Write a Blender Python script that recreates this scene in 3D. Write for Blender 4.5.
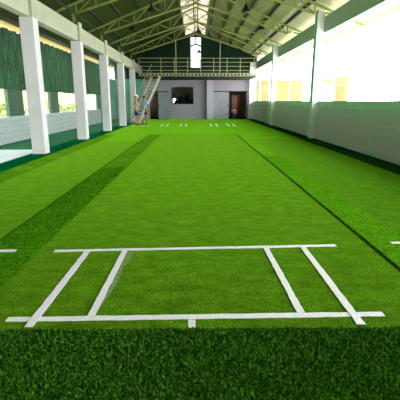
import bpy, bmesh, math, random
import numpy as np
from mathutils import Vector, Matrix
random.seed(7); rng = np.random.default_rng(11)
S = bpy.context.scene; COL = S.collection
for o in list(bpy.data.objects): bpy.data.objects.remove(o)

# ------------------------------------------------------------ camera, sky, sun, exposure
F = 395.0; PITCH = math.atan((200 - 101) / F); YAW = math.atan(4 / math.hypot(F, 99))
cam = bpy.data.cameras.new('camera'); co = bpy.data.objects.new('camera', cam); COL.objects.link(co)
cam.sensor_fit = 'HORIZONTAL'; cam.sensor_width = 36; cam.lens = 36 * F / 400
cam.clip_start = .05; cam.clip_end = 300
co.location = (0, 0, 1.52); co.rotation_euler = (math.pi / 2 - PITCH, 0, -YAW)
S.camera = co
w = bpy.data.worlds.new('sky'); S.world = w; w.use_nodes = True
bgn = w.node_tree.nodes['Background']; bgn.inputs[0].default_value = (.93, .97, 1, 1); bgn.inputs[1].default_value = 3.6
sl = bpy.data.lights.new('sun', 'SUN'); so = bpy.data.objects.new('sun', sl); COL.objects.link(so)
sl.energy = 7; sl.angle = math.radians(2); sl.color = (1, .95, .86)
so.rotation_euler = (math.radians(8), math.radians(24), 0); so.location = (10, 0, 20)
S.view_settings.view_transform = 'Standard'; S.view_settings.look = 'None'
S.view_settings.gamma = 1; S.view_settings.exposure = 1.4; S.view_settings.use_curve_mapping = False

# ------------------------------------------------------------ materials
def new(name, col, rough=.8, metal=0, spec=.3):
    m = bpy.data.materials.new(name); m.use_nodes = True
    b = m.node_tree.nodes['Principled BSDF']
    b.inputs['Base Color'].default_value = (*col, 1); b.inputs['Roughness'].default_value = rough
    b.inputs['Metallic'].default_value = metal; b.inputs['Specular IOR Level'].default_value = spec
    return m
def noisy(name, cols, scale, rough=.8, stretch=(1, 1, 1), bump=0, bscale=None, big=None, spec=.2, detail=3, nr=.5):
    """cols: ramp list of (pos,colour); big: (scale, amount, stretch) slow brightness variation"""
    m = new(name, cols[0][1], rough, 0, spec); nt = m.node_tree; N = nt.nodes; L = nt.links
    b = N['Principled BSDF']; g = N.new('ShaderNodeNewGeometry')
    mp = N.new('ShaderNodeMapping'); mp.inputs['Scale'].default_value = stretch
    L.new(g.outputs['Position'], mp.inputs[0])
    n = N.new('ShaderNodeTexNoise'); n.inputs['Scale'].default_value = scale; n.inputs['Detail'].default_value = detail; n.inputs['Roughness'].default_value = nr
    L.new(mp.outputs[0], n.inputs['Vector'])
    r = N.new('ShaderNodeValToRGB'); e = r.color_ramp.elements
    e[0].position, e[0].color = cols[0][0], (*cols[0][1], 1); e[1].position, e[1].color = cols[-1][0], (*cols[-1][1], 1)
    for p, c in cols[1:-1]:
        q = e.new(p); q.color = (*c, 1)
    L.new(n.outputs['Fac'], r.inputs[0]); out = r.outputs[0]
    if big:
        mp2 = N.new('ShaderNodeMapping'); mp2.inputs['Scale'].default_value = big[2]
        L.new(g.outputs['Position'], mp2.inputs[0])
        n2 = N.new('ShaderNodeTexNoise'); n2.inputs['Scale'].default_value = big[0]; n2.inputs['Detail'].default_value = big[3] if len(big) > 3 else 4; n2.inputs['Roughness'].default_value = .8 if len(big) > 3 else .5
        L.new(mp2.outputs[0], n2.inputs['Vector'])
        mr = N.new('ShaderNodeMapRange'); mr.inputs[1].default_value = .36; mr.inputs[2].default_value = .64; mr.clamp = False
        mr.inputs[3].default_value = 1 - big[1]; mr.inputs[4].default_value = 1 + big[1]
        L.new(n2.outputs['Fac'], mr.inputs[0])
        mx = N.new('ShaderNodeVectorMath'); mx.operation = 'SCALE'
        L.new(out, mx.inputs[0]); L.new(mr.outputs[0], mx.inputs['Scale']); out = mx.outputs[0]
    L.new(out, b.inputs['Base Color'])
    if bump:
        bp = N.new('ShaderNodeBump'); bp.inputs['Strength'].default_value = bump; bp.inputs['Distance'].default_value = .01
        L.new(n.outputs['Fac'], bp.inputs['Height']); L.new(bp.outputs[0], b.inputs['Normal'])
    return m
def blocks(name, col, mort, sx=.4, sz=.2, axis='YZ'):
    m = new(name, col, .85); nt = m.node_tree; N = nt.nodes; L = nt.links
    g = N.new('ShaderNodeNewGeometry'); sp = N.new('ShaderNodeSeparateXYZ'); cb = N.new('ShaderNodeCombineXYZ')
    L.new(g.outputs['Position'], sp.inputs[0]); L.new(sp.outputs[axis[0]], cb.inputs[0]); L.new(sp.outputs[axis[1]], cb.inputs[1])
    t = N.new('ShaderNodeTexBrick'); L.new(cb.outputs[0], t.inputs[0]); t.inputs['Scale'].default_value = 1
    t.inputs['Color1'].default_value = (*col, 1); t.inputs['Color2'].default_value = (*[c * .93 for c in col], 1)
    t.inputs['Mortar'].default_value = (*mort, 1); t.inputs['Mortar Size'].default_value = .012
    t.inputs['Brick Width'].default_value = sx; t.inputs['Row Height'].default_value = sz
    L.new(t.outputs['Color'], N['Principled BSDF'].inputs['Base Color'])
    return m
def corrugated(name, col, axis='Y', period=.2, rough=.5, depth=.5, blotch=.08):
    m = noisy(name, [(.3, tuple(c * (1 - blotch) for c in col)), (.7, tuple(c * (1 + blotch) for c in col))], 1.3, rough)
    nt = m.node_tree; N = nt.nodes; L = nt.links
    g = N.new('ShaderNodeNewGeometry'); sp = N.new('ShaderNodeSeparateXYZ'); L.new(g.outputs['Position'], sp.inputs[0])
    a = N.new('ShaderNodeMath'); a.operation = 'MULTIPLY'; a.inputs[1].default_value = 2 * math.pi / period
    L.new(sp.outputs[axis], a.inputs[0]); s = N.new('ShaderNodeMath'); s.operation = 'SINE'; L.new(a.outputs[0], s.inputs[0])
    bp = N.new('ShaderNodeBump'); bp.inputs['Strength'].default_value = depth; bp.inputs['Distance'].default_value = .02
    L.new(s.outputs[0], bp.inputs['Height']); L.new(bp.outputs[0], N['Principled BSDF'].inputs['Normal'])
    return m

M = {}
M['short'] = noisy('short_turf', [(.40, (0.0099, 0.0465, 0.0012)), (.5, (0.0384, 0.1023, 0.0025)), (.60, (0.1054, 0.1984, 0.0124))], 55, 1, (1, .8, 1), .8,
                   big=(5, .6, (.8, 1.3, 1), 9), spec=0, detail=8, nr=.85)
M['lane'] = noisy('lane_turf', [(.40, (0.0095, 0.0476, 0.0020)), (.5, (0.0354, 0.1020, 0.0041)), (.60, (0.0884, 0.1904, 0.0136))], 55, 1, (1, .8, 1), .8,
                  big=(5, .6, (.7, 1.4, 1), 9), spec=0, detail=8, nr=.85)
M['tall'] = noisy('tall_turf', [(.38, (0.0030, 0.0350, 0.0010)), (.5, (0.0140, 0.1000, 0.0010)), (.62, (0.0600, 0.2200, 0.0050))], 22, 1, (1, 1, 1), 1,
                  big=(1.6, .25, (1, 1, 1)), spec=0, detail=8, nr=.8)
M['far'] = noisy('far_turf', [(.38, (0.0204, 0.0952, 0.0014)), (.5, (0.0510, 0.1836, 0.0027)), (.62, (0.1020, 0.2720, 0.0068))], 18, 1, (1, 1, 1), .8,
                 big=(4, .55, (.7, 1.3, 1), 9), spec=0, detail=8, nr=.8)
M['blade'] = noisy('turf_blade', [(.40, (0.0021, 0.0340, 0.0010)), (.5, (0.0149, 0.1115, 0.0021)), (.59, (0.1169, 0.3506, 0.0159))], 60, .7, (1, 1, 1), 0, spec=.1, detail=5)
M['blade_d'] = noisy('strip_turf_blade', [(.38, (0.0056, 0.0842, 0.0019)), (.5, (0.0262, 0.1870, 0.0019)), (.62, (0.0935, 0.3740, 0.0112))], 30, .8, (1, 1, 1), 0, spec=0, detail=5)
M['blade_b'] = noisy('bright_turf_blade', [(.36, (0.0450, 0.2250, 0.0030)), (.5, (0.1050, 0.3900, 0.0060)), (.64, (0.2100, 0.5700, 0.0180))], 26, .8, (1, 1, 1), 0, spec=0)
M['carpet'] = noisy('emerald_carpet', [(.3, (0.0008, 0.0765, 0.0238)), (.7, (0.0026, 0.1360, 0.0425))], 30, 1, big=(1, .15, (1, 1, 1)), spec=0)
M['base'] = noisy('dark_base', [(.3, (.003, .01, .003)), (.7, (.006, .02, .005))], 20, 1, spec=0)
M['kerb'] = noisy('kerb_carpet', [(.3, (.004, .030, .006)), (.7, (.010, .06, .010))], 20, 1, spec=0)
for k_, sw in (('short', .42), ('lane', .42), ('tall', .12), ('far', .4), ('blade_b', .2)):   # fibres catch light along their tips
    b_ = M[k_].node_tree.nodes['Principled BSDF']; b_.inputs['Sheen Weight'].default_value = sw
    b_.inputs['Sheen Roughness'].default_value = .45; b_.inputs['Sheen Tint'].default_value = (.34, .88, .03, 1)
M['strip'] = noisy('strip_turf', [(.38, (.010, .06, .001)), (.5, (.032, .135, .002)), (.62, (.10, .26, .006))], 22, 1, (1, 1, 1), 1, big=(1.6, .3, (1, 1, 1)), spec=0, detail=8, nr=.8)
M['strip'].node_tree.nodes['Principled BSDF'].inputs['Sheen Weight'].default_value = .2; M['strip'].node_tree.nodes['Principled BSDF'].inputs['Sheen Tint'].default_value = (.34, .88, .03, 1)
M['tape'] = noisy('white_tape', [(.3, (.70, .70, .74)), (.7, (.86, .86, .88))], 60, .7)
M['ground'] = noisy('pale_concrete', [(.3, (.50, .49, .45)), (.7, (.66, .65, .60))], 1.5, .9)
M['aisle'] = noisy('bare_concrete', [(.3, (.52, .62, .58)), (.7, (.66, .74, .70))], 3, .6)
M['plaster'] = noisy('white_plaster', [(.3, (.80, .77, .80)), (.7, (.86, .83, .86))], 2, .8)
M['midcol'] = noisy('grey_lilac_paint', [(.3, (.50, .47, .52)), (.7, (.56, .53, .58))], 2, .8)
M['beam_l'] = noisy('cream_beam', [(.3, (0.5100, 0.5270, 0.3995)), (.7, (0.5780, 0.5950, 0.4590))], 2, .8)
M['beam_r'] = noisy('sage_beam', [(.3, (.46, .64, .49)), (.7, (.52, .70, .55))], 2, .7)
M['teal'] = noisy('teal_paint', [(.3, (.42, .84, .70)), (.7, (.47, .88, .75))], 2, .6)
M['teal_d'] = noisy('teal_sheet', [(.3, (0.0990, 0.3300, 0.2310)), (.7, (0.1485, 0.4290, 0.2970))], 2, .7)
M['blocks'] = blocks('whitewashed_blocks', (.62, .68, .68), (.42, .50, .50))
M['pier'] = noisy('green_grey_pier', [(.3, (0.0480, 0.0960, 0.0560)), (.7, (0.0960, 0.1600, 0.1040))], 12, .9, (1, 6, .6))
M['curtain'] = noisy('green_shade_net', [(.40, (.001, .016, .004)), (.5, (.003, .060, .014)), (.59, (.04, .24, .06))], 3.2, .9, (1, 7, .35), detail=6, nr=.7)
M['ledge'] = noisy('cream_ledge', [(.3, (.72, .68, .48)), (.7, (.85, .82, .62))], 3, .8)
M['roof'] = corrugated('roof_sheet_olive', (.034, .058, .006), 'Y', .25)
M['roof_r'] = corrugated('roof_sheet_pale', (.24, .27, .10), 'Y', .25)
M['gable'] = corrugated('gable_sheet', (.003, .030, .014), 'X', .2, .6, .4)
M['roof_e_lit'] = corrugated('roof_sheet_eave_lit', (.52, .50, .30), 'Y', .25)  # daylight bounced under the right eave, put into a paler sheet colour
M['steel'] = noisy('cream_steel', [(.3, (0.2160, 0.2592, 0.0648)), (.7, (0.2736, 0.3096, 0.0864))], 4, .6)
M['purlin'] = new('dark_purlin', (.025, .04, .02), .7)
M['rail'] = noisy('pale_rail', [(.3, (.32, .34, .19)), (.7, (.40, .42, .25))], 4, .6)
M['black'] = new('black_enamel', (.012, .016, .012), .5)
M['lilac'] = blocks('grey_lilac_blocks', (.40, .365, .43), (.33, .30, .35), .4, .2, 'XZ')
M['doorp'] = corrugated('grey_door_panel', (.34, .35, .38), 'Z', .22, .5, .25)
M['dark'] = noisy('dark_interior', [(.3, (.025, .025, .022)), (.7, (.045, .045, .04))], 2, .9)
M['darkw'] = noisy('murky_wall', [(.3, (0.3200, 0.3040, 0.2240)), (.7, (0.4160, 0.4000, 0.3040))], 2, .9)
M['net'] = new('white_net_cord', (.30, .43, .35), .8)
M['netr'] = new('grey_net_cord', (.80, .80, .82), .8)
M['yellow'] = noisy('yellow_wall', [(.3, (.185, .135, .052)), (.7, (.235, .175, .075))], 1.2, .8)
M['orange'] = new('orange_door', (.17, .10, .035), .7)
M['housew'] = new('white_house_wall', (.86, .86, .82), .8)
M['bound'] = noisy('cream_render', [(.3, (0.1875, 0.1725, 0.0975)), (.7, (0.2475, 0.2250, 0.1350))], .8, .9)
M['trunk'] = new('bark', (.12, .08, .05), .9)
M['leaf'] = noisy('bright_leaf', [(.3, (0.0400, 0.0800, 0.0080)), (.5, (0.0880, 0.1360, 0.0160)), (.7, (0.1600, 0.1920, 0.0400))], 6, .7)
M['skin'] = new('skin', (.36, .18, .11), .6)
M['pinkskin'] = new('pink_skin', (.62, .30, .25), .6)
M['yshirt'] = noisy('yellow_cloth', [(.3, (.74, .58, .20)), (.7, (.84, .68, .28))], 20, .85)
M['bshirt'] = noisy('pale_blue_cloth', [(.3, (.30, .46, .70)), (.7, (.38, .54, .78))], 20, .85)
M['blues'] = new('blue_shorts_cloth', (.03, .05, .38), .85)
M['maroon'] = new('dark_maroon_cloth', (.07, .012, .03), .85)
M['hair'] = new('black_hair', (.012, .010, .010), .6)
M['whitec'] = new('white_cotton', (.82, .82, .82), .8)
M['shoe'] = new('shoe_leather', (.16, .07, .05), .7)
M['wood'] = noisy('willow', [(.3, (.66, .66, .58)), (.7, (.78, .78, .70))], 6, .6, (1, 1, 4))
M['red'] = new('red_plastic', (.42, .03, .04), .5)
M['pink'] = new('pink_fabric', (.50, .25, .28), .8)
# translucent skylight sheet
ms = bpy.data.materials.new('skylight_sheet'); ms.use_nodes = True; nt = ms.node_tree; N = nt.nodes; L = nt.links
N.remove(N['Principled BSDF']); tr = N.new('ShaderNodeBsdfTranslucent'); df = N.new('ShaderNodeBsdfDiffuse'); mxs = N.new('ShaderNodeMixShader')
gg = N.new('ShaderNodeNewGeometry'); nn = N.new('ShaderNodeTexNoise'); nn.inputs['Scale'].default_value = 1.6; nn.inputs['Detail'].default_value = 5
L.new(gg.outputs['Position'], nn.inputs['Vector']); rr = N.new('ShaderNodeValToRGB')
rr.color_ramp.elements[0].position = .35; rr.color_ramp.elements[0].color = (.14, .14, .10, 1)
rr.color_ramp.elements[1].position = .6; rr.color_ramp.elements[1].color = (.55, .51, .44, 1)
L.new(nn.outputs['Fac'], rr.inputs[0]); L.new(rr.outputs[0], tr.inputs[0]); df.inputs[0].default_value = (.6, .58, .52, 1)
mxs.inputs[0].default_value = .35; L.new(tr.outputs[0], mxs.inputs[1]); L.new(df.outputs[0], mxs.inputs[2]); L.new(mxs.outputs[0], N['Material Output'].inputs[0])
M['sky'] = ms
mg = bpy.data.materials.new('white_gable_pane'); mg.use_nodes = True; nt = mg.node_tree; N = nt.nodes; L = nt.links
N.remove(N['Principled BSDF']); tr = N.new('ShaderNodeBsdfTranslucent'); tr.inputs[0].default_value = (.5, .51, .5, 1); tp = N.new('ShaderNodeBsdfTransparent')
mxs = N.new('ShaderNodeMixShader'); mxs.inputs[0].default_value = .04; L.new(tr.outputs[0], mxs.inputs[1]); L.new(tp.outputs[0], mxs.inputs[2]); L.new(mxs.outputs[0], N['Material Output'].inputs[0])
M['pane'] = mg
me = bpy.data.materials.new('lit_tube'); me.use_nodes = True; b = me.node_tree.nodes['Principled BSDF']
b.inputs['Emission Color'].default_value = (1, 1, .92, 1); b.inputs['Emission Strength'].default_value = 6
M['tube'] = me

mg2 = mg.copy(); mg2.name = 'cream_translucent_strip'; M['light'] = mg2
mg2.node_tree.nodes['Translucent BSDF'].inputs[0].default_value = (.55, .48, .26, 1)
# ------------------------------------------------------------ helpers
class MB:
    def __init__(s): s.v = []; s.f = []
    def raw(s, vs, fs):
        n = len(s.v); s.v += [tuple(v) for v in vs]; s.f += [tuple(i + n for i in f) for f in fs]; return s
    def box(s, x0, x1, y0, y1, z0, z1):
        return s.raw([(x, y, z) for z in (z0, z1) for y in (y0, y1) for x in (x0, x1)],
                     [(0, 2, 3, 1), (4, 5, 7, 6), (0, 1, 5, 4), (2, 6, 7, 3), (0, 4, 6, 2), (1, 3, 7, 5)])
    def bar(s, a, b, w, h=None, up=(0, 0, 1)):
        a = Vector(a); b = Vector(b); h = h or w; d = (b - a).normalized(); u = Vector(up)
        if abs(d.dot(u)) > .98: u = Vector((0, 1, 0))
        r = d.cross(u).normalized(); u = r.cross(d)
        vs = [p + r * i * w / 2 + u * j * h / 2 for p in (a, b) for i, j in ((-1, -1), (1, -1), (1, 1), (-1, 1))]
        return s.raw(vs, [(0, 3, 2, 1), (4, 5, 6, 7), (0, 1, 5, 4), (1, 2, 6, 5), (2, 3, 7, 6), (3, 0, 4, 7)])
    def tube(s, pts, rad, n=8):
        pts = [Vector(p) for p in pts]; rads = rad if isinstance(rad, (list, tuple)) else [rad] * len(pts); rings = []
        for i, p in enumerate(pts):
            d = (pts[min(i + 1, len(pts) - 1)] - pts[max(i - 1, 0)]).normalized()
            u = Vector((0, 0, 1)) if abs(d.z) < .9 else Vector((0, 1, 0)); r = d.cross(u).normalized(); u = r.cross(d)
            rings.append([p + (r * math.cos(2 * math.pi * k / n) + u * math.sin(2 * math.pi * k / n)) * rads[i] for k in range(n)])
        vs = [q for r in rings for q in r]; fs = []
        for i in range(len(rings) - 1):
            for k in range(n): fs.append((i * n + k, i * n + (k + 1) % n, (i + 1) * n + (k + 1) % n, (i + 1) * n + k))
        fs += [tuple(range(n - 1, -1, -1)), tuple((len(rings) - 1) * n + k for k in range(n))]
        return s.raw(vs, fs)
    def lathe(s, prof, n=16, c=(0, 0, 0)):
        vs = [(c[0] + r * math.cos(2 * math.pi * k / n), c[1] + r * math.sin(2 * math.pi * k / n), c[2] + z) for r, z in prof for k in range(n)]; fs = []
        for i in range(len(prof) - 1):
            for k in range(n): fs.append((i * n + k, i * n + (k + 1) % n, (i + 1) * n + (k + 1) % n, (i + 1) * n + k))
        fs += [tuple(range(n - 1, -1, -1)), tuple((len(prof) - 1) * n + k for k in range(n))]
        return s.raw(vs, fs)
    def ball(s, c, r, n=12, m=8, sc=(1, 1, 1)):
        prof = [(math.sin(math.pi * i / m), -math.cos(math.pi * i / m)) for i in range(m + 1)]; prof[0] = (.02, -1); prof[-1] = (.02, 1)
        vs = [(c[0] + r * sc[0] * p * math.cos(2 * math.pi * k / n), c[1] + r * sc[1] * p * math.sin(2 * math.pi * k / n), c[2] + r * sc[2] * z) for p, z in prof for k in range(n)]; fs = []
        for i in range(m):
            for k in range(n): fs.append((i * n + k, i * n + (k + 1) % n, (i + 1) * n + (k + 1) % n, (i + 1) * n + k))
        fs += [tuple(range(n - 1, -1, -1)), tuple(m * n + k for k in range(n))]
        return s.raw(vs, fs)
    def build(s, name, mat, parent=None, bevel=0, smooth=False):
        me = bpy.data.meshes.new(name); me.from_pydata(s.v, [], s.f); me.update()
        o = bpy.data.objects.new(name, me); COL.objects.link(o); me.materials.append(M[mat] if isinstance(mat, str) else mat)
        if parent: o.parent = parent
        if bevel:
            b = o.modifiers.new('bevel', 'BEVEL'); b.width = bevel; b.segments = 2; b.limit_method = 'ANGLE'
        if smooth: me.polygons.foreach_set('use_smooth', [True] * len(me.polygons))
        return o
def tag(o, label=None, cat=None, group=None, kind=None):
    if label: o['label'] = label
    if cat: o['category'] = cat
    if group: o['group'] = group
    if kind: o['kind'] = kind
    return o
def empty(name, loc=(0, 0, 0), rz=0, **k):
    o = bpy.data.objects.new(name, None); COL.objects.link(o); o.location = loc; o.rotation_euler = (0, 0, rz); o.empty_display_size = .1
    return tag(o, **k)
def struct(o): o['kind'] = 'structure'; return o
def box(*a): return MB().box(*a)
def copy_tree(o, parent=None):
    c = o.copy(); COL.objects.link(c); c.parent = parent
    for ch in list(o.children): copy_tree(ch, c)
    return c

# ------------------------------------------------------------ structure: ground, walls, roof
HX = 6.87
struct(box(-HX, 5.2, -12.2, 39.5, -.15, 0).build('floor', 'base'))
g = MB(); g.box(-60, -HX - .16, -40, 120, -.3, -.12); g.box(5.2, 70, -40, 120, -.3, -.12)
g.box(-HX - .16, 5.2, 39.5, 120, -.3, -.12); g.box(-HX - .16, 5.2, -40, -12.2, -.3, -.12)
struct(g.build('ground', 'ground'))

# left outer wall
wl = MB(); wl.box(-HX - .15, -HX, -12, 29.2, 0, .96)
struct(wl.build('wall_left', 'blocks'))
for y0, y1 in ((10.3, 11.2), (15.0, 16.3), (19.35, 20.45), (23.6, 24.8), (28.5, 29.2)):
    struct(box(-HX - .13, -HX - .01, y0, y1, .96, 2.0).build('wall_left_pier', 'pier'))
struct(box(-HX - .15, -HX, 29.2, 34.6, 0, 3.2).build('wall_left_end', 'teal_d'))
struct(box(-HX - .12, -HX + .03, 29.2, 34.6, 3.2, 3.28).build('trim_left_end', 'plaster'))
struct(box(-HX - .02, -HX + .02, -12, 34.6, 4.07, 4.29).build('trim_left', 'light'))
# green shade net hanging above the openings (folded sheet)
c = MB(); n = 900; ys = np.linspace(-12, 29.2, n); vs = []; 
for z in (1.93, 3.0, 4.06):
    for i, y in enumerate(ys): vs.append((-HX + .02 + .035 * math.sin(y * 9.1) + .02 * math.sin(y * 23 + z), y, z + (.015 * math.sin(y * 1.9) if z < 2 else 0)))
c.raw(vs, [(j * n + i, j * n + i + 1, (j + 1) * n + i + 1, (j + 1) * n + i) for j in range(2) for i in range(n - 1)])
o = c.build('shade_net', 'curtain'); so_ = o.modifiers.new('thickness', 'SOLIDIFY'); so_.thickness = .006
tag(o, 'long dark green shade net hanging above the openings of the left outer wall', 'net')

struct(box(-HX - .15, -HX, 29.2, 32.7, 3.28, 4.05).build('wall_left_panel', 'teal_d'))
struct(box(-HX, 5.02, -12.2, -12, -.1, 7.1).build('wall_front_blocker', 'plaster'))  # unseen end wall behind the camera, added to cut daylight on near turf
# right wall: low teal wall, open above
struct(box(4.85, 5.02, -12, 34.6, 0, 1.52).build('wall_right', 'teal'))
struct(box(4.27, 4.80, -12, 34.4, 0, .05).build('trim_right', 'kerb'))

# back wall with gable, window and two doorways
YB = 34.6
wb = MB()
wb.box(-4.45, -3.95, YB, YB + .2, 0, 3.3); wb.box(-3.95, -2.34, YB, YB + .2, 2.32, 3.3)
wb.box(-2.34, -2.14, YB, YB + .2, 0, 3.3); wb.box(-2.14, -.17, YB, YB + .2, 0, 1.21); wb.box(-2.14, -.17, YB, YB + .2, 2.72, 3.3)
wb.box(-.17, 1.4, YB, YB + .2, 0, 3.3); wb.box(1.4, 4.32, YB, YB + .2, 2.34, 3.3); wb.box(4.32, 5.02, YB, YB + .2, 0, 3.3)
struct(wb.build('wall_back', 'lilac'))
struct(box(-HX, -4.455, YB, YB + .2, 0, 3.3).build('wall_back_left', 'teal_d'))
def roofz(x): return 7.05 - .4 * abs(x)
gb = MB()
def gab(x0, x1, z0=3.3, z1=None):
    a = [(x0, z0), (x1, z0), (x1, z1 or roofz(x1) + .01), (x0, z1 or roofz(x0) + .01)]
    gb.raw([(x, y, z) for y in (YB, YB + .12) for x, z in a], [(0, 1, 2, 3), (7, 6, 5, 4), (0, 4, 5, 1), (1, 5, 6, 2), (2, 6, 7, 3), (3, 7, 4, 0)])
gab(-6.84, -.44); gab(.42, 5.1); gab(-.44, .42, 3.3, 4.2)
gb.raw([(x, y, z) for y in (YB, YB + .12) for x, z in ((-.44, 6.6), (.42, 6.6), (.42, 6.89), (0, 7.06), (-.44, 6.88))], [(0, 1, 2, 3, 4), (9, 8, 7, 6, 5), (0, 5, 6, 1)])
struct(gb.build('wall_back_gable', 'gable'))
wn = struct(box(-.44, .42, YB + .04, YB + .06, 4.2, 6.6).build('window_1', 'pane'))
fr = MB(); fr.bar((0, YB, 6.6), (0, YB, 6.05), .09); fr.bar((0, YB, 6.05), (-.44, YB, 5.88), .09); fr.bar((0, YB, 6.05), (.42, YB, 5.88), .09); fr.bar((-.44, YB, 4.75), (.42, YB, 4.75), .03)
fr.build('window_frame', 'purlin', wn)
# doorway leaves
for i, (x0, x1) in enumerate(((-3.22, -2.34), (1.42, 2.80))):
    d = struct(box(x0, x1, YB + .08, YB + .13, 0, 2.32).build('door_%d' % (i + 1), 'doorp'))
    box(x0 - .02, x1 + .02, YB + .06, YB + .15, 2.26, 2.33).build('top_rail', 'purlin', d)
    box(x1 - .12 if i else x0 + .05, x1 - .07 if i else x0 + .1, YB + .04, YB + .08, 1.0, 1.25).build('door_handle', 'black', d)
# window opening frame of the back wall
w2 = MB(); w2.box(-2.14, -.17, YB - .02, YB + .05, 1.21, 1.26); w2.box(-2.14, -.17, YB - .02, YB + .05, 2.67, 2.72)
w2.box(-2.14, -2.09, YB - .02, YB + .05, 1.26, 2.67); w2.box(-.22, -.17, YB - .02, YB + .05, 1.26, 2.67)
struct(w2.build('window_2', 'lilac'))
# room behind the back wall
rm = MB(); rm.box(-HX, -2.2, 39.2, 39.4, 0, 3.3); rm.box(-1.95, 5.0, 39.2, 39.4, 0, 3.3); rm.box(-2.2, -1.95, 39.2, 39.4, 0, 1.35); rm.box(-2.2, -1.95, 39.2, 39.4, 1.75, 3.3)
rm.box(-HX, -HX + .1, 34.8, 39.2, 0, 3.3); rm.box(4.9, 5.0, 34.8, 39.2, 0, 3.3)
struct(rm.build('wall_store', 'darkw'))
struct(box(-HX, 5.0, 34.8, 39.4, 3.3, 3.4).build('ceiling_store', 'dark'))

# roof: two slopes with a translucent strip beside the ridge
def slope(name, xa, xb, mat, y0=-12, y1=YB + .14):
    za, zb = roofz(xa), roofz(xb)
    return struct(MB().raw([(x, y, z + t) for t in (0, .03) for y in (y0, y1) for x, z in ((xa, za), (xb, zb))],
        [(0, 2, 3, 1), (4, 5, 7, 6), (0, 1, 5, 4), (2, 6, 7, 3), (0, 4, 6, 2), (1, 3, 7, 5)]).build(name, mat))
slope('ceiling', -7.0, -.85, 'roof'); slope('ceiling_right', .75, 4.2, 'roof_r'); slope('ceiling_eave', 4.2, 6.5, 'roof_e_lit')
slope('window_3', -.85, 0, 'sky'); slope('window_4', 0, .75, 'sky')
# scalloped edge of the right overhang
e = MB(); nn_ = 300
vs = []
for k in range(nn_ + 1):
    y = 3 + k * .105
    vs += [(6.48, y, 4.47), (6.5, y, 4.34 + (.05 if k % 2 else 0))]
e.raw(vs, [(2 * k, 2 * k + 1, 2 * k + 3, 2 * k + 2) for k in range(nn_)])
o = struct(e.build('trim_overhang', 'ledge')); m_ = o.modifiers.new('t', 'SOLIDIFY'); m_.thickness = .02

# ------------------------------------------------------------ beams and columns
o = box(-4.76, -4.50, -12, YB, 3.74, 4.30).build('ring_beam', 'beam_l', bevel=.01)
tag(o, 'cream concrete beam running along the tops of the left columns', 'beam')
o = box(4.9, 5.15, -12, YB, 4.03, 4.63).build('ring_beam', 'beam_r', bevel=.01)
tag(o, 'sage green concrete beam above the long right opening', 'beam')
lc = ['nearest left column, white, beside the bare concrete patch of the aisle', 'second white left column from the camera, between two window openings',
      'third white left column from the camera', 'fourth white left column, the last before the one behind the people',
      'white left column directly behind the person in the yellow shirt']
for i in range(5):
    y = 11.62 + 4.55 * i
    t = empty('concrete_column', (-4.61, y + .17, 0), label=lc[i], cat='column', group='white columns of the left row')
    box(-.19, .19, -.17, .20, 0.008, 3.74).build('shaft', 'plaster', t, bevel=.012)
    box(.112, .19, -.17, .20, 3.741, 4.42).build('beam_pilaster', 'beam_l', t, bevel=.01)
rc = [(16.1, 'tall nearest right column rising in front of the bright opening'), (24.9, 'second right column, white, between the yellow wall panels outside')]
for y, lb in rc:
    t = empty('concrete_column', (4.73, y + .18, 0), label=lb, cat='column', group='columns of the right opening')
    box(-.11, .165, -.18, .18, 0.008, 4.80).build('shaft', 'plaster', t, bevel=.01)
    box(-.125, -.111, -.18, .18, 0.06, 4.78).build('inner_face', 'teal', t)['label'] = 'teal inner face'  # thin teal slab on the inner side of the shaft only
t = empty('concrete_column', (4.78, 34.2, 0), label='white corner column where the right wall meets the back wall', cat='column', group='columns of the right opening')
box(-.32, .22, -.15, .15, 0.008, 4.6).build('shaft', 'plaster', t, bevel=.01)
box(.07, .12, -.19, -.151, 1.5, 4.0).build('drain_pipe', 'teal', t)
t = empty('concrete_column', (1.17, 34.3, 0), label='pale square column under the middle of the balcony', cat='column')
box(-.27, .27, -.15, .15, 0.023, 3.18).build('shaft', 'midcol', t, bevel=.01)

# ------------------------------------------------------------ trusses
tl = ['roof truss nearest the camera, only its ends in the picture', 'second roof truss from the camera, crossing above the skylight',
      'third roof truss from the camera', 'farthest roof truss, holding the hanger rods of the balcony']
def make_truss(y, lb):
    t = empty('roof_truss', (0, y, 0), label=lb, cat='roof truss', group='cream steel roof trusses')
    top = lambda x: 6.88 - .4 * abs(x); bot = lambda x: 6.12 - .308 * abs(x)
    for sgn in (-1, 1):
        MB().bar((0, 0, top(0)), (sgn * 6.45, 0, top(6.45)), .08, .08).build('top_chord', 'steel', t)
        MB().bar((0, 0, bot(0)), (sgn * 4.5, 0, bot(4.5)), .075, .075).build('bottom_chord', 'steel', t)
        n = 6; xs = [sgn * 4.5 * k / n for k in range(n + 1)]
        for k in range(n + 1):
            if k or sgn == 1: MB().bar((xs[k], 0, bot(xs[k])), (xs[k], 0, top(xs[k])), .042).build('web_post', 'steel', t)
            if k < n:
                a, b = (xs[k], xs[k + 1]) if k % 2 else (xs[k + 1], xs[k])
                MB().bar((a, 0, top(a)), (b, 0, bot(b)), .042).build('web_brace', 'steel', t)
        MB().box(sgn * 4.62 - .05, sgn * 4.62 + .05, -.06, .06, 4.42 if sgn < 0 else 4.765, bot(4.5) + .03 if sgn < 0 else 4.83).build('bearing_plate', 'steel', t)
        MB().bar((sgn * 4.8, 0, 4.35 if sgn < 0 else 4.8), (sgn * 5.9, 0, top(5.9)), .06).build('eave_brace', 'steel', t)
    return t
TY = [16.2, 20.8, 25.35, 29.9]
for y, lb in zip(TY, tl): make_truss(y, lb)
pn = 0
pl = {-1: 'left', 1: 'right'}
ordn = ['first', 'second', 'third', 'fourth', 'fifth', 'sixth', 'seventh']
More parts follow.
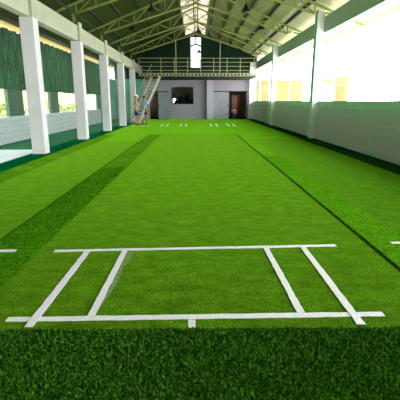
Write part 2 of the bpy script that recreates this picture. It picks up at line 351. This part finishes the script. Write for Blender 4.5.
for sgn in (-1, 1):
    for k, x in enumerate((.12, .98, 1.85, 2.72, 3.6, 4.45, 5.5)):
        z = roofz(x) - .065
        o = MB().bar((sgn * x, -12, z), (sgn * x, YB - .05, z), .07, .10).build('roof_purlin', 'purlin')
        tag(o, 'dark purlin under the %s roof slope, %s one down from the ridge' % (pl[sgn], ordn[k]), 'purlin', 'dark purlins under the roof sheets')
o = MB().tube([(-4.43, -12, 4.62), (-4.43, 34.3, 4.62)], .03).build('conduit', 'black')
tag(o, 'black conduit running the length of the hall above the left beam', 'conduit')

# ------------------------------------------------------------ pendant lamps
def lamp(x, y, z, top, lb, s=1):
    t = empty('pendant_lamp', (x, y, z), label=lb, cat='lamp', group='black bell pendant lamps')
    MB().lathe([(.20 * s, 0), (.205 * s, .02), (.15 * s, .12 * s), (.07 * s, .2 * s), (.05 * s, .3 * s), (.02, .33 * s)], 20).build('lamp_shade', 'black', t, smooth=True)
    MB().tube([(0, 0, .3 * s), (0, 0, top - z)], .012, 6).build('cord', 'black', t)
    MB().ball((0, 0, .12), .045 * s, sc=(1, 1, 1.2)).build('bulb', 'plaster', t, smooth=True)
lamp(-1.85, 18.0, 5.14, 6.24, 'large left black pendant lamp nearest the camera')
lamp(2.1, 18.0, 5.14, 6.14, 'large right black pendant lamp nearest the camera')
lamp(-3.35, 22.6, 5.15, 5.64, 'smaller left black pendant lamp, lower and farther than the big one')
lamp(3.5, 22.6, 5.2, 5.58, 'smaller right black pendant lamp, lower and farther than the big one')
lamp(.2, 29.0, 6.05, 6.9, 'black pendant lamp at the ridge, just above the tall gable window')
lamp(.25, 32.5, 5.15, 6.97, 'tiny pendant lamp silhouetted against the bright gable window', .8)

# ------------------------------------------------------------ balcony
YM = 29.95
t = empty('balcony', (0, YM, 3.2), label='steel framed balcony across the back of the hall', cat='balcony')
box(-4.15, 4.42, 0, 4.6, .02, .16).build('deck', 'dark', t)
eb = box(-4.15, 4.44, -.06, 0, .23, .28).build('edge_beam', 'rail', t)
box(-4.15, 4.44, -.06, 0, .06, .10).build('edge_beam', 'rail', t)
for k in range(33): box(-4.1 + k * .26, -4.1 + k * .26 + .13, -.05, -.0, .10, .23).build('lattice_plate', 'rail', t)
t2 = empty('balcony_railing', (0, YM - .02, 3.5), label='pale metal railing along the front edge of the balcony', cat='railing')
for z in (.16, .44, .72, 1.0): MB().tube([(-4.15, 0, z), (4.44, 0, z)], .024, 6).build('rail', 'rail', t2)
for x in (-4.1, -2.52, -1.55, -.6, .35, 1.28, 2.25, 3.2, 4.2): MB().bar((x, 0, 0), (x, 0, 1.02), .05).build('post', 'rail', t2)
for x, nm in ((-1.42, 'left'), (1.72, 'right')):
    o = MB().tube([(x, YM - .08, 3.46), (x * 1.01, YM - .08, 6.12 - .308 * abs(x))], .035, 6).build('hanger_rod', 'rail')
    tag(o, '%s steel rod hanging the balcony from the farthest truss' % nm, 'rod', 'balcony hanger rods')
# ------------------------------------------------------------ staircase
A = Vector((-3.95, 27.75, .024)); B = Vector((-2.6, YM - .14, 3.24)); NL = Vector((-.86, .45, 0)) * .72
t = empty('staircase', A, label='pale open steel staircase climbing to the left end of the balcony', cat='staircase')
MB().bar((0, 0, .02), B - A, .07, .24).build('stringer', 'rail', t)
MB().bar(NL + Vector((0, 0, .02)), B - A + NL, .07, .20).build('stringer', 'rail', t)
for k in range(1, 14):
    p = (B - A) * (k / 14); d = Vector((.5, .86, 0)) * .13
    MB().raw([p + a + b_ + Vector((0, 0, c_)) for c_ in (-.02, .02) for a in (-d, d) for b_ in (NL * .04, NL * .96)],
             [(0, 2, 3, 1), (4, 5, 7, 6), (0, 1, 5, 4), (2, 6, 7, 3), (0, 4, 6, 2), (1, 3, 7, 5)]).build('tread', 'plaster', t)
up = Vector((0, 0, .85))
MB().tube([NL + up, B - A + NL + up], .022, 6).build('handrail', 'rail', t)
MB().tube([NL + up * .5, B - A + NL + up * .5], .018, 6).build('handrail', 'rail', t)
for k in (0.02, .33, .66): MB().tube([(B - A) * k + NL, (B - A) * k + NL + up], .02, 6).build('baluster', 'rail', t)

# ------------------------------------------------------------ turf, carpet and marks
def turf(x0, x1, y0, y1, z, mat, lb, cat='turf', name='turf_mat'):
    return tag(box(x0, x1, y0, y1, 0.0005, z).build(name, mat), lb, cat)
turf(-1.62, 1.84, 2.39, 18.30, .02, 'short', 'wide light green short-pile centre mat with the near crease marks')
turf(-2.165, -1.625, 2.39, 18.30, .022, 'strip', 'narrow dark green strip between the left lane and the centre mat', name='turf_strip')
turf(1.88, 2.33, 2.39, 18.30, .034, 'far', 'narrow bright green strip right of the dark groove', name='turf_strip')
turf(-3.70, -2.205, 2.39, 15.0, .018, 'lane', 'left practice lane of short mid-green turf')
turf(2.335, 4.26, 2.39, 15.75, .018, 'lane', 'right practice lane of short light green turf by the kerb')
turf(-4.22, -3.705, -11.9, 18.32, .022, 'strip', 'narrow turf strip beside the emerald carpet on the left', name='turf_strip')
turf(-3.70, -2.17, 15.03, 18.32, .022, 'far', 'turf piece beyond the far end of the left lane')
turf(2.335, 4.26, 15.79, 18.32, .022, 'far', 'turf piece beyond the far end of the right lane')
turf(-4.22, 4.26, 18.33, YB, .022, 'far', 'bright green turf field at the far end below the balcony')
turf(-3.70, 4.26, -11.9, 2.38, .022, 'tall', 'dark green base of the deep turf in front', name='turf_backing')
turf(-HX, -4.225, 12.75, YB, .008, 'carpet', 'emerald green carpet under the left columns and along the far aisle', 'carpet', 'carpet')
turf(-4.90, -4.225, -11.9, 12.745, .008, 'carpet', 'narrow emerald carpet edge beside the bare concrete patch', 'carpet', 'carpet')
turf(-HX, -4.905, -11.9, 12.745, .006, 'aisle', 'bare pale concrete floor patch in the near left aisle', 'floor patch', 'concrete_patch')

def tape(pts, wd, z, lb, group=None, name='crease_line'):
    """flat white tape along a centre line, slightly wavy edges"""
    a = Vector((*pts[0], 0)); b = Vector((*pts[1], 0)); d = (b - a).normalized(); r = Vector((d.y, -d.x, 0)); n = max(2, int((b - a).length / .06))
    vs = []
    for i in range(n + 1):
        p = a.lerp(b, i / n)
        for s in (-1, 1): vs.append(p + r * s * (wd / 2 + random.uniform(-.003, .003)) + Vector((0, 0, z)))
    vs += [v + Vector((0, 0, .004)) for v in vs]; m = 2 * (n + 1); fs = []
    for i in range(n):
        q = 2 * i
        fs += [(q, q + 2, q + 3, q + 1), (q + m, q + m + 1, q + m + 3, q + m + 2), (q, q + m, q + m + 2, q + 2), (q + 1, q + 3, q + m + 3, q + m + 1)]
    fs += [(0, 1, m + 1, m), (m - 2, 2 * m - 2, 2 * m - 1, m - 1)]
    return tag(MB().raw(vs, fs).build(name, 'tape'), lb, 'line marking', group)
Z = .0205
tape([(-1.34, 2.515), (1.355, 2.565)], .06, Z, 'long white line nearest the camera, with the short stub below it')
tape([(-1.46, 3.83), (1.49, 3.965)], .06, Z, 'long white line farther up the centre mat, closing the marked box')
tape([(-1.145, 2.41), (-1.115, 3.81)], .06, Z + .0045, 'leftmost of the four white lines running away from the camera')
tape([(-.755, 2.55), (-.735, 3.83)], .055, Z + .0045, 'inner left white line running away from the camera, chalk smudge beside it')
tape([(.76, 2.58), (.73, 3.9)], .055, Z + .0045, 'inner right white line running away from the camera')
tape([(1.135, 2.42), (1.125, 3.92)], .06, Z + .0045, 'rightmost of the four white lines running away from the camera')
tape([(-.031, 2.40), (-.031, 2.50)], .05, Z, 'short white stub below the middle of the nearest line')
tape([(-2.9, 3.80), (-1.86, 3.84)], .06, .0225, 'white line crossing the left lane at the picture edge')
tape([(2.10, 4.0), (2.32, 4.01)], .06, .0345, 'bit of white line on the right strip at the picture edge')
tk = [(-2.19, 'leftmost'), (-1.84, 'second from left'), (-.97, 'third from left'), (-.65, 'fourth from left'), (.96, 'fifth from left'), (1.32, 'sixth from left'), (2.06, 'seventh from left'), (2.44, 'rightmost')]
for x, q in tk: tape([(x, 24.6), (x * 1.0, 27.0)], .075, .0225, '%s of the short white marks on the far turf' % q, 'short white marks on the far turf')
tape([(-4.1, 25.3), (-2.9, 25.5)], .06, .0225, 'faint white line on the turf at the feet of the two people')
# chalk smudge
sm = noisy('chalk_smudge', [(.40, (.06, .15, .01)), (.56, (.26, .34, .16))], 40, 1, (1, 1, 1), spec=0, detail=8, nr=.85)
pts = [(-.72, 2.7), (-.69, 2.9), (-.67, 3.1), (-.68, 3.4), (-.65, 3.6), (-.64, 3.8), (-.70, 3.8), (-.72, 3.4)]
v = [(x, y, z) for z in (.0203, .0208) for x, y in pts]; n = len(pts)
tag(MB().raw(v, [tuple(range(n, 2 * n)), tuple(range(n - 1, -1, -1))] + [(i, (i + 1) % n, (i + 1) % n + n, i + n) for i in range(n)]).build('chalk_smudge', sm),
    'faint chalk smudge beside the inner left crease line', 'smudge')

def grass(name, x0, x1, y0, y1, dens, hmin, hmax, mat, lb, wd=.0035):
    n = int((x1 - x0) * (y1 - y0) * dens); x = rng.uniform(x0, x1, n); y = rng.uniform(y0, y1, n)
    ok = np.ones(n, bool)
    if y0 > 2.39:
        ok = ((y < 3.76) | (y > 3.88)) if x0 < 0 else ((y < 3.94) | (y > 4.10))
    x, y = x[ok], y[ok]; n = len(x)
    cl = .5 + .5 * np.sin(x * 31 + np.sin(y * 17) * 2) * np.sin(y * 37 + np.sin(x * 23) * 2)
    h = rng.uniform(hmin, hmax, n) * (.75 + .35 * cl); a = rng.uniform(0, 2 * np.pi, n); lean = rng.uniform(.1, .9, n) * h; la = rng.uniform(0, 2 * np.pi, n)
    w_ = rng.uniform(.7, 1.3, n) * wd; z0 = .021
    V = np.zeros((n, 5, 3), np.float32); dx, dy = np.cos(a) * w_, np.sin(a) * w_; lx, ly = np.cos(la) * lean, np.sin(la) * lean
    V[:, 0] = np.c_[x - dx, y - dy, np.full(n, z0)]; V[:, 1] = np.c_[x + dx, y + dy, np.full(n, z0)]
    V[:, 2] = np.c_[x + dx * .7 + lx * .35, y + dy * .7 + ly * .35, z0 + h * .6]; V[:, 3] = np.c_[x - dx * .7 + lx * .35, y - dy * .7 + ly * .35, z0 + h * .6]
    V[:, 4] = np.c_[x + lx, y + ly, z0 + h]
    i = np.arange(n) * 5
    loops = np.c_[i, i + 1, i + 2, i + 3, i + 3, i + 2, i + 4].astype(np.int32).ravel()
    starts = np.c_[np.arange(n) * 7, np.arange(n) * 7 + 4].astype(np.int32).ravel()
    me = bpy.data.meshes.new(name); me.vertices.add(n * 5); me.vertices.foreach_set('co', V.ravel())
    me.loops.add(n * 7); me.loops.foreach_set('vertex_index', loops); me.polygons.add(2 * n); me.polygons.foreach_set('loop_start', starts)
    me.update(calc_edges=True); me.validate(); me.materials.append(M[mat])
    o = bpy.data.objects.new(name, me); COL.objects.link(o); return tag(o, lb, 'grass', kind='stuff')
grass('turf_pile', -2.1, 2.1, 1.45, 2.375, 16000, .018, .034, 'blade', 'deep dark green artificial grass across the front of the picture')
grass('turf_pile', -2.16, -1.63, 2.4, 9, 3500, .010, .018, 'blade_d', 'deep pile on the dark strip left of the centre mat')
grass('turf_pile', 1.89, 2.325, 2.4, 11, 5000, .02, .034, 'blade_b', 'deep pile on the bright strip right of the centre mat')

# ------------------------------------------------------------ nets (real cords)
def net(name, X, y0, y1, z0, z1, cell, th, mat, lb, sag=.03, amp=.02):
    mb = MB(); n = int((y1 - y0) / cell); m = int((z1 - z0) / cell); V = []; Fc = []
    off = lambda y: amp * math.sin(y * 2.3) + amp * .5 * math.sin(y * 7.1)
    for i in range(n + 1):
        y = y0 + i * cell; x = X + off(y); zb = z0 + sag * math.sin(y * 3.1); k = len(V)
        V += [(x, y - th / 2, zb), (x, y + th / 2, zb), (x + th, y, zb), (x, y - th / 2, z1), (x, y + th / 2, z1), (x + th, y, z1)]
        Fc += [(k, k + 1, k + 4, k + 3), (k + 1, k + 2, k + 5, k + 4), (k + 2, k, k + 3, k + 5)]
    for j in range(m + 1):
        for i in range(0, n, 4):
            ya = y0 + i * cell; yb = y0 + min(i + 4, n) * cell; f = j / m
            za = (z0 + sag * math.sin(ya * 3.1)) * (1 - f) + z1 * f; zc = (z0 + sag * math.sin(yb * 3.1)) * (1 - f) + z1 * f
            xa, xb = X + off(ya), X + off(yb); k = len(V)
            V += [(xa, ya, za - th / 2), (xa, ya, za + th / 2), (xa + th, ya, za), (xb, yb, zc - th / 2), (xb, yb, zc + th / 2), (xb + th, yb, zc)]
            Fc += [(k, k + 3, k + 4, k + 1), (k + 1, k + 4, k + 5, k + 2), (k + 2, k + 5, k + 3, k)]
    o = mb.raw(V, Fc).build(name, mat); return tag(o, lb, 'net')
net('practice_net', -4.85, 8.0, 29.0, .04, 3.58, .055, .0022, 'net', 'fine white net hanging behind the left columns', .0, .008)
for ya, yb, q in ((6.5, 15.9, 'nearest right bay'), (16.7, 24.7, 'middle right bay'), (25.5, 33.8, 'farthest right bay')):
    net('practice_net', 4.80, ya, yb, .14, 1.30, .045, .008, 'netr', 'grey white net against the low wall of the ' + q)
    net('gathered_net', 4.76, ya, yb, .12, 1.02, .05, .010, 'netr', 'gathered lower fold of net at the foot of the wall in the ' + q, .04)
# ------------------------------------------------------------ outside right: house with yellow panels
t = empty('house', (9.6, 38, -.12), label='white house with yellow wall panels seen through the right opening', cat='house')
box(-4.6, 6.2, .0, 6, 0, 3.85).build('wall', 'housew', t)
box(-4.9, 6.5, -.5, 6.3, 3.85, 4.0).build('roof', 'housew', t)
for x0, x1, z0, z1 in ((-4.45, -3.75, .5, 3.5), (-3.55, -2.85, .5, 3.5), (-2.15, -.95, .5, 3.5), (-.88, .22, .5, 3.5), (2.1, 2.95, 3.28, 3.62), (3.25, 4.5, .1, 3.78)):
    box(x0, x1, -.05, -.003, z0, z1).build('wall_panel', 'yellow', t)
box(3.5, 4.2, -.1, -.052, .1, 2.95).build('door', 'orange', t)
for x in (-3.65, -.92, .3): box(x - .04, x + .04, -.12, -.06, 0, 3.85).build('post', 'housew', t)
# boundary wall outside on the left
t = empty('boundary_wall', (-12.5, 20, -.12), label='cream boundary wall outside the openings of the left wall', cat='wall')
box(-.1, .1, -35, 50, 0, 4.2).build('wall', 'bound', t); box(-.16, .16, -35, 50, 4.2, 4.3).build('coping', 'bound', t)
# shrubs
def shrub(x, y, z, r, lb, h=None, seed=0):
    t = empty('shrub', (x, y, z), label=lb, cat='shrub', group='bright shrubs outside the hall')
    R_ = random.Random(seed); h = h or r
    st = MB(); lf = MB()
    for k in range(5):
        a = R_.uniform(0, 6.28); q = (math.cos(a) * r * .4, math.sin(a) * r * .4, h * .9); st.tube([(0, 0, 0), (q[0] * .4, q[1] * .4, h * .5), q], [.03, .02, .01], 5)
    for k in range(420):
        a = R_.uniform(0, 6.28); u = R_.uniform(-1, 1); rr_ = r * R_.uniform(.55, 1.05); s = math.sqrt(1 - u * u)
        c_ = Vector((math.cos(a) * s * rr_, math.sin(a) * s * rr_, h * .75 + u * h * .6 * R_.uniform(.7, 1.1)))
        d = Vector((R_.uniform(-1, 1), R_.uniform(-1, 1), R_.uniform(-.3, 1))).normalized(); e_ = d.orthogonal().normalized(); l = R_.uniform(.07, .14)
        lf.raw([c_ - d * l, c_ + e_ * l * .4, c_ + d * l, c_ - e_ * l * .4], [(0, 1, 2, 3)])
    st.build('stem', 'trunk', t); lf.build('foliage', 'leaf', t)
for i, (x, y, r, h) in enumerate(((-9.0, 15.8, .9, 1.1), (-9.4, 20.5, 1.0, 1.15), (-9.2, 25.5, 1.1, 1.2), (-9.0, 30.5, 1.1, 1.1))):
    shrub(x, y, -.12, r, ['bright shrub in the nearest opening of the left wall', 'bright shrub in the opening right of the nearest left column',
        'yellow-green shrub outside between the first two left columns', 'yellow-green shrub in the opening beyond the second left column'][i], h, i)
shrub(12.4, 25.0, -.12, .8, 'small yellow-green shrub showing over the right wall near the picture edge', 1.28, 9)

# ------------------------------------------------------------ things in the back room
for i, (x, y, s, hh) in enumerate(((-1.80, 36.6, .20, .55), (-1.32, 36.6, .25, .9), (-.78, 36.6, .27, 1.0), (-.27, 36.6, .22, .75))):
    mb = MB(); mb.ball((0, 0, .0), 1, 16, 10, (s, s * .8, hh * .5))
    for q, vv in enumerate(mb.v): mb.v[q] = (vv[0] * (1 + .08 * math.sin(q * 1.7)), vv[1] * (1 + .08 * math.sin(q * 2.3)), vv[2])
    mb.tube([(0, 0, hh * .45), (.04, 0, hh * .58)], [.05, .08], 8)
    o = mb.build('sack', 'black', smooth=True); o.location = (x, y, 1.02 + hh * .5 * .98)
    tag(o, ['leftmost and small black sack behind the back window', 'tallest black sack in the middle of the back window', 'black sack right of the tallest in the back window', 'small black sack at the right edge of the back window'][i], 'sack', 'black sacks behind the back window')
t = empty('table', (-11.9, 36.6, 0.001), label='dark table inside the store room behind the window', cat='table')
box(-1.05, 1.05, -.4, .4, .94, .99).build('tabletop', 'dark', t)
for x in (-1, 1):
    for y in (-.36, .36): box(x - .03, x + .03, y - .03, y + .03, 0, .94).build('leg', 'dark', t)
def rack(x, y, lb, mats):
    t = empty('clothes_rack', (x, y, 0.001), label=lb, cat='rack')
    for s in (-.32, .32): MB().tube([(s, 0, 0), (s, 0, 2.0)], .022, 8).build('upright', 'red', t)
    MB().tube([(-.32, 0, 2.0), (.32, 0, 2.0)], .022, 8).build('rail', 'red', t)
    MB().tube([(-.32, 0, 1.45), (.32, 0, 1.45)], .018, 8).build('rail', 'red', t)
    MB().tube([(-.32, 0, .9), (.32, 0, .9)], .018, 8).build('rail', 'red', t)
    for k, (cx, m_) in enumerate(mats):
        mb = MB(); n = 10; vs = []
        for j in range(6):
            for i in range(n): vs.append((cx + (i / (n - 1) - .5) * (.13 + .02 * j / 5), -.06 + .02 * math.sin(i * 2.1 + j), 1.95 - j * .2))
        mb.raw(vs, [(j * n + i, j * n + i + 1, (j + 1) * n + i + 1, (j + 1) * n + i) for j in range(5) for i in range(n - 1)])
        o = mb.build('cloth', m_, t); s = o.modifiers.new('t', 'SOLIDIFY'); s.thickness = .02
rack(3.45, 35.5, 'red framed rack with pink cloths inside the right doorway', [(-.2, 'pink'), (.02, 'darkw'), (.2, 'red')])
rack(-3.62, 35.3, 'red framed rack with pink cloths inside the left doorway', [(-.2, 'pink'), (0, 'pink'), (.2, 'darkw')])
t = empty('cloth_bundle', (3.3, 35.05, 0.001), label='pinkish round bundle on the floor inside the right doorway', cat='bundle')
MB().ball((0, 0, .62), .24, sc=(1, .8, 1)).build('bundle', 'pink', t, smooth=True); box(-.2, .2, -.17, .17, 0, .42).build('stand', 'dark', t)
t = empty('ceiling_light', (3.6, 35.6, 2.46), label='small lit tube light inside the right doorway', cat='light')
MB().tube([(-.22, 0, 0), (.22, 0, 0)], .035, 8).build('tube', 'tube', t); box(-.25, .25, -.04, .04, .04, .84).build('housing', 'plaster', t)

# ------------------------------------------------------------ people
def skinned(name, pts, edges, rads, mat, parent, root=0, sub=2):
    me = bpy.data.meshes.new(name); me.from_pydata([tuple(p) for p in pts], edges, []); me.update()
    o = bpy.data.objects.new(name, me); COL.objects.link(o); o.parent = parent
    me.materials.append(M[mat])
    md = o.modifiers.new('skin', 'SKIN'); md.use_smooth_shade = True
    sk = me.skin_vertices[0].data if me.skin_vertices else None
    if sk is None:
        bm = bmesh.new(); bm.from_mesh(me); bm.verts.layers.skin.verify(); bm.to_mesh(me); bm.free(); sk = me.skin_vertices[0].data
    for i, r in enumerate(rads):
        sk[i].radius = r if isinstance(r, tuple) else (r, r); sk[i].use_root = (i == root)
    sb = o.modifiers.new('sub', 'SUBSURF'); sb.levels = sub; sb.render_levels = sub
    return o
def person(loc, rz, lb, shirt, shorts, skin, arms, feet, head_tilt=0, cap=False, H=1.0):
    t = empty('person', loc, rz, label=lb, cat='person'); t.scale = (H,) * 3
    P = []; E_ = []; Rr = []
    def add(p, r, par=None):
        P.append(Vector(p)); Rr.append(r)
        if par is not None: E_.append((par, len(P) - 1))
        return len(P) - 1
    pe = add((0, 0, .95), (.13, .10)); sp = add((0, .0, 1.12), (.12, .09), pe); ch = add((0, .0, 1.32), (.14, .095), sp); nb = add((0, 0, 1.46), .055, ch)
    nk = add((0, .01, 1.52), .05, nb); hd = add((head_tilt * .02, .02, 1.60), (.072, .085), nk); hd2 = add((head_tilt * .03, .02, 1.70), (.072, .085), hd)
    legs = []
    for s, (kx, ky, fx, fy) in zip((-1, 1), feet):
        hp = add((s * .09, 0, .88), .085, pe); kn = add((kx, ky, .50), .055, hp); cf = add(((kx + fx) / 2, (ky + fy) / 2 - .015, .34), .052, kn); an = add((fx, fy, .09), .036, cf)
        add((fx + s * .02, fy + .14, .035), .032, an); legs.append((hp, kn, cf, an))
    arm = []
    for s, (el, wr) in zip((-1, 1), arms):
        sh = add((s * .17, 0, 1.41), .052, ch); e1 = add(el, .038, sh); w1 = add(wr, .026, e1); arm.append((sh, e1, w1))
        d = (Vector(wr) - Vector(el)).normalized(); side = d.cross(Vector((0, 0, 1)));
        side = side.normalized() if side.length > .1 else Vector((0, 1, 0))
        pm = add(Vector(wr) + d * .05, (.03, .018), w1)
        for q, ln in zip((-1.5, -.5, .5, 1.5), (.055, .07, .075, .065)):
            k1 = add(Vector(wr) + d * .10 + side * q * .018, .009, pm); dn = (d + Vector((0, .5, -.4))).normalized()
            add(P[k1] + dn * ln * .8, .0075, k1)
        th = add(Vector(wr) + d * .05 + side * .045, .010, w1); add(P[th] + d * .035 + side * .01, .009, th)
    skinned('body', P, E_, Rr, skin, t)
    # shirt and shorts
    q = [Vector((0, 0, .93)), P[sp], P[ch], Vector((0, 0, 1.47))]; rs = [(.155, .125), (.15, .12), (.155, .118), (.075, .075)]; ed = [(0, 1), (1, 2), (2, 3)]
    for sh, e1, w1 in arm:
        q += [P[sh], P[sh].lerp(P[e1], .8)]; rs += [.072, .062]; ed += [(2, len(q) - 2), (len(q) - 2, len(q) - 1)]
    skinned('shirt', q, ed, rs, shirt, t, 1)
    q = [Vector((0, 0, .97)), Vector((0, 0, .90))]; rs = [(.148, .118), (.14, .115)]; ed = [(0, 1)]
    for hp, kn, cf, an in legs:
        q += [P[hp] + Vector((0, 0, -.03)), P[hp].lerp(P[kn], .85)]; rs += [.10, .085]; ed += [(1, len(q) - 2), (len(q) - 2, len(q) - 1)]
    skinned('shorts', q, ed, rs, shorts, t, 0)
    for hp, kn, cf, an in legs:
        a = P[an]; mb = MB(); mb.tube([(a.x, a.y - .06, .05), (a.x, a.y + .02, .06), (a.x, a.y + .12, .045), (a.x, a.y + .19, .032)], [.042, .052, .046, .026], 10); mb.build('shoe', 'shoe', t, smooth=True)
    hx = P[hd2].x
    MB().ball((hx, .118, 1.655), .014, sc=(1, 1.3, 1.5)).build('nose', skin, t, smooth=True)
    for s in (-1, 1):
        MB().ball((hx + s * .03, .098, 1.685), .011, 8, 6).build('eye', 'hair', t); MB().ball((hx + s * .083, .02, 1.665), .022, 8, 6, (.5, 1, 1.4)).build('ear', skin, t)
    MB().ball((hx, .10, 1.615), .02, 8, 6, (1.2, .4, .35)).build('mouth', 'red', t)
    hr = MB(); hr.ball((hx, -.005, 1.715), .098, 16, 10, (.92, 1.08, .78)); hr.build('hair', 'hair', t, smooth=True)
    if cap:
        cp = MB(); cp.lathe([(.105, 0), (.108, .03), (.095, .08), (.06, .115), (.01, .125)], 18, (hx, 0, 1.725)); cp.tube([(hx, .06, 1.735), (hx, .13, 1.735), (hx, .18, 1.725)], [.08, .065, .03], 12)
        cp.build('cap', 'whitec', t, smooth=True)
    return t
person((-3.78, 25.6, .022), math.radians(-65), 'person in a white cap, yellow shirt and blue shorts standing by the left columns', 'yshirt', 'blues', 'pinkskin',
       [((-.26, .06, 1.16), (-.16, .24, 1.02)), ((.27, .02, 1.14), (.22, .20, .98))], [(-.11, .03, -.12, 0), (.11, .05, .14, .02)], 0, True, 1.03)
person((-3.38, 26.6, .022), math.radians(150), 'person with black hair in a pale blue shirt and maroon shorts, arms bent', 'bshirt', 'maroon', 'skin',
       [((-.29, -.04, 1.16), (-.16, .14, 1.03)), ((.29, -.04, 1.16), (.16, .14, 1.03))], [(-.12, .03, -.15, 0), (.12, .03, .15, 0)], 0, False, 1.03)
t = empty('cricket_bat', (-3.52, 25.3, .022), label='pale bat held between the two people, toe near the ground', cat='bat')
t.rotation_euler = (0, math.radians(16), 0)
MB().raw([(x, y, z) for z, wx in ((.42, .05), (.48, .07), (.95, .07), (1.02, .03)) for x, y in ((-wx, -.03), (wx, -.03), (wx, .02), (0, .05), (-wx, .02))],
         [(4, 3, 2, 1, 0), (15, 16, 17, 18, 19)] + [(5 * j + i, 5 * j + (i + 1) % 5, 5 * j + 5 + (i + 1) % 5, 5 * j + 5 + i) for j in range(3) for i in range(5)]).build('blade', 'wood', t)
MB().tube([(0, 0, 1.01), (0, 0, 1.25)], .018, 8).build('handle', 'whitec', t)
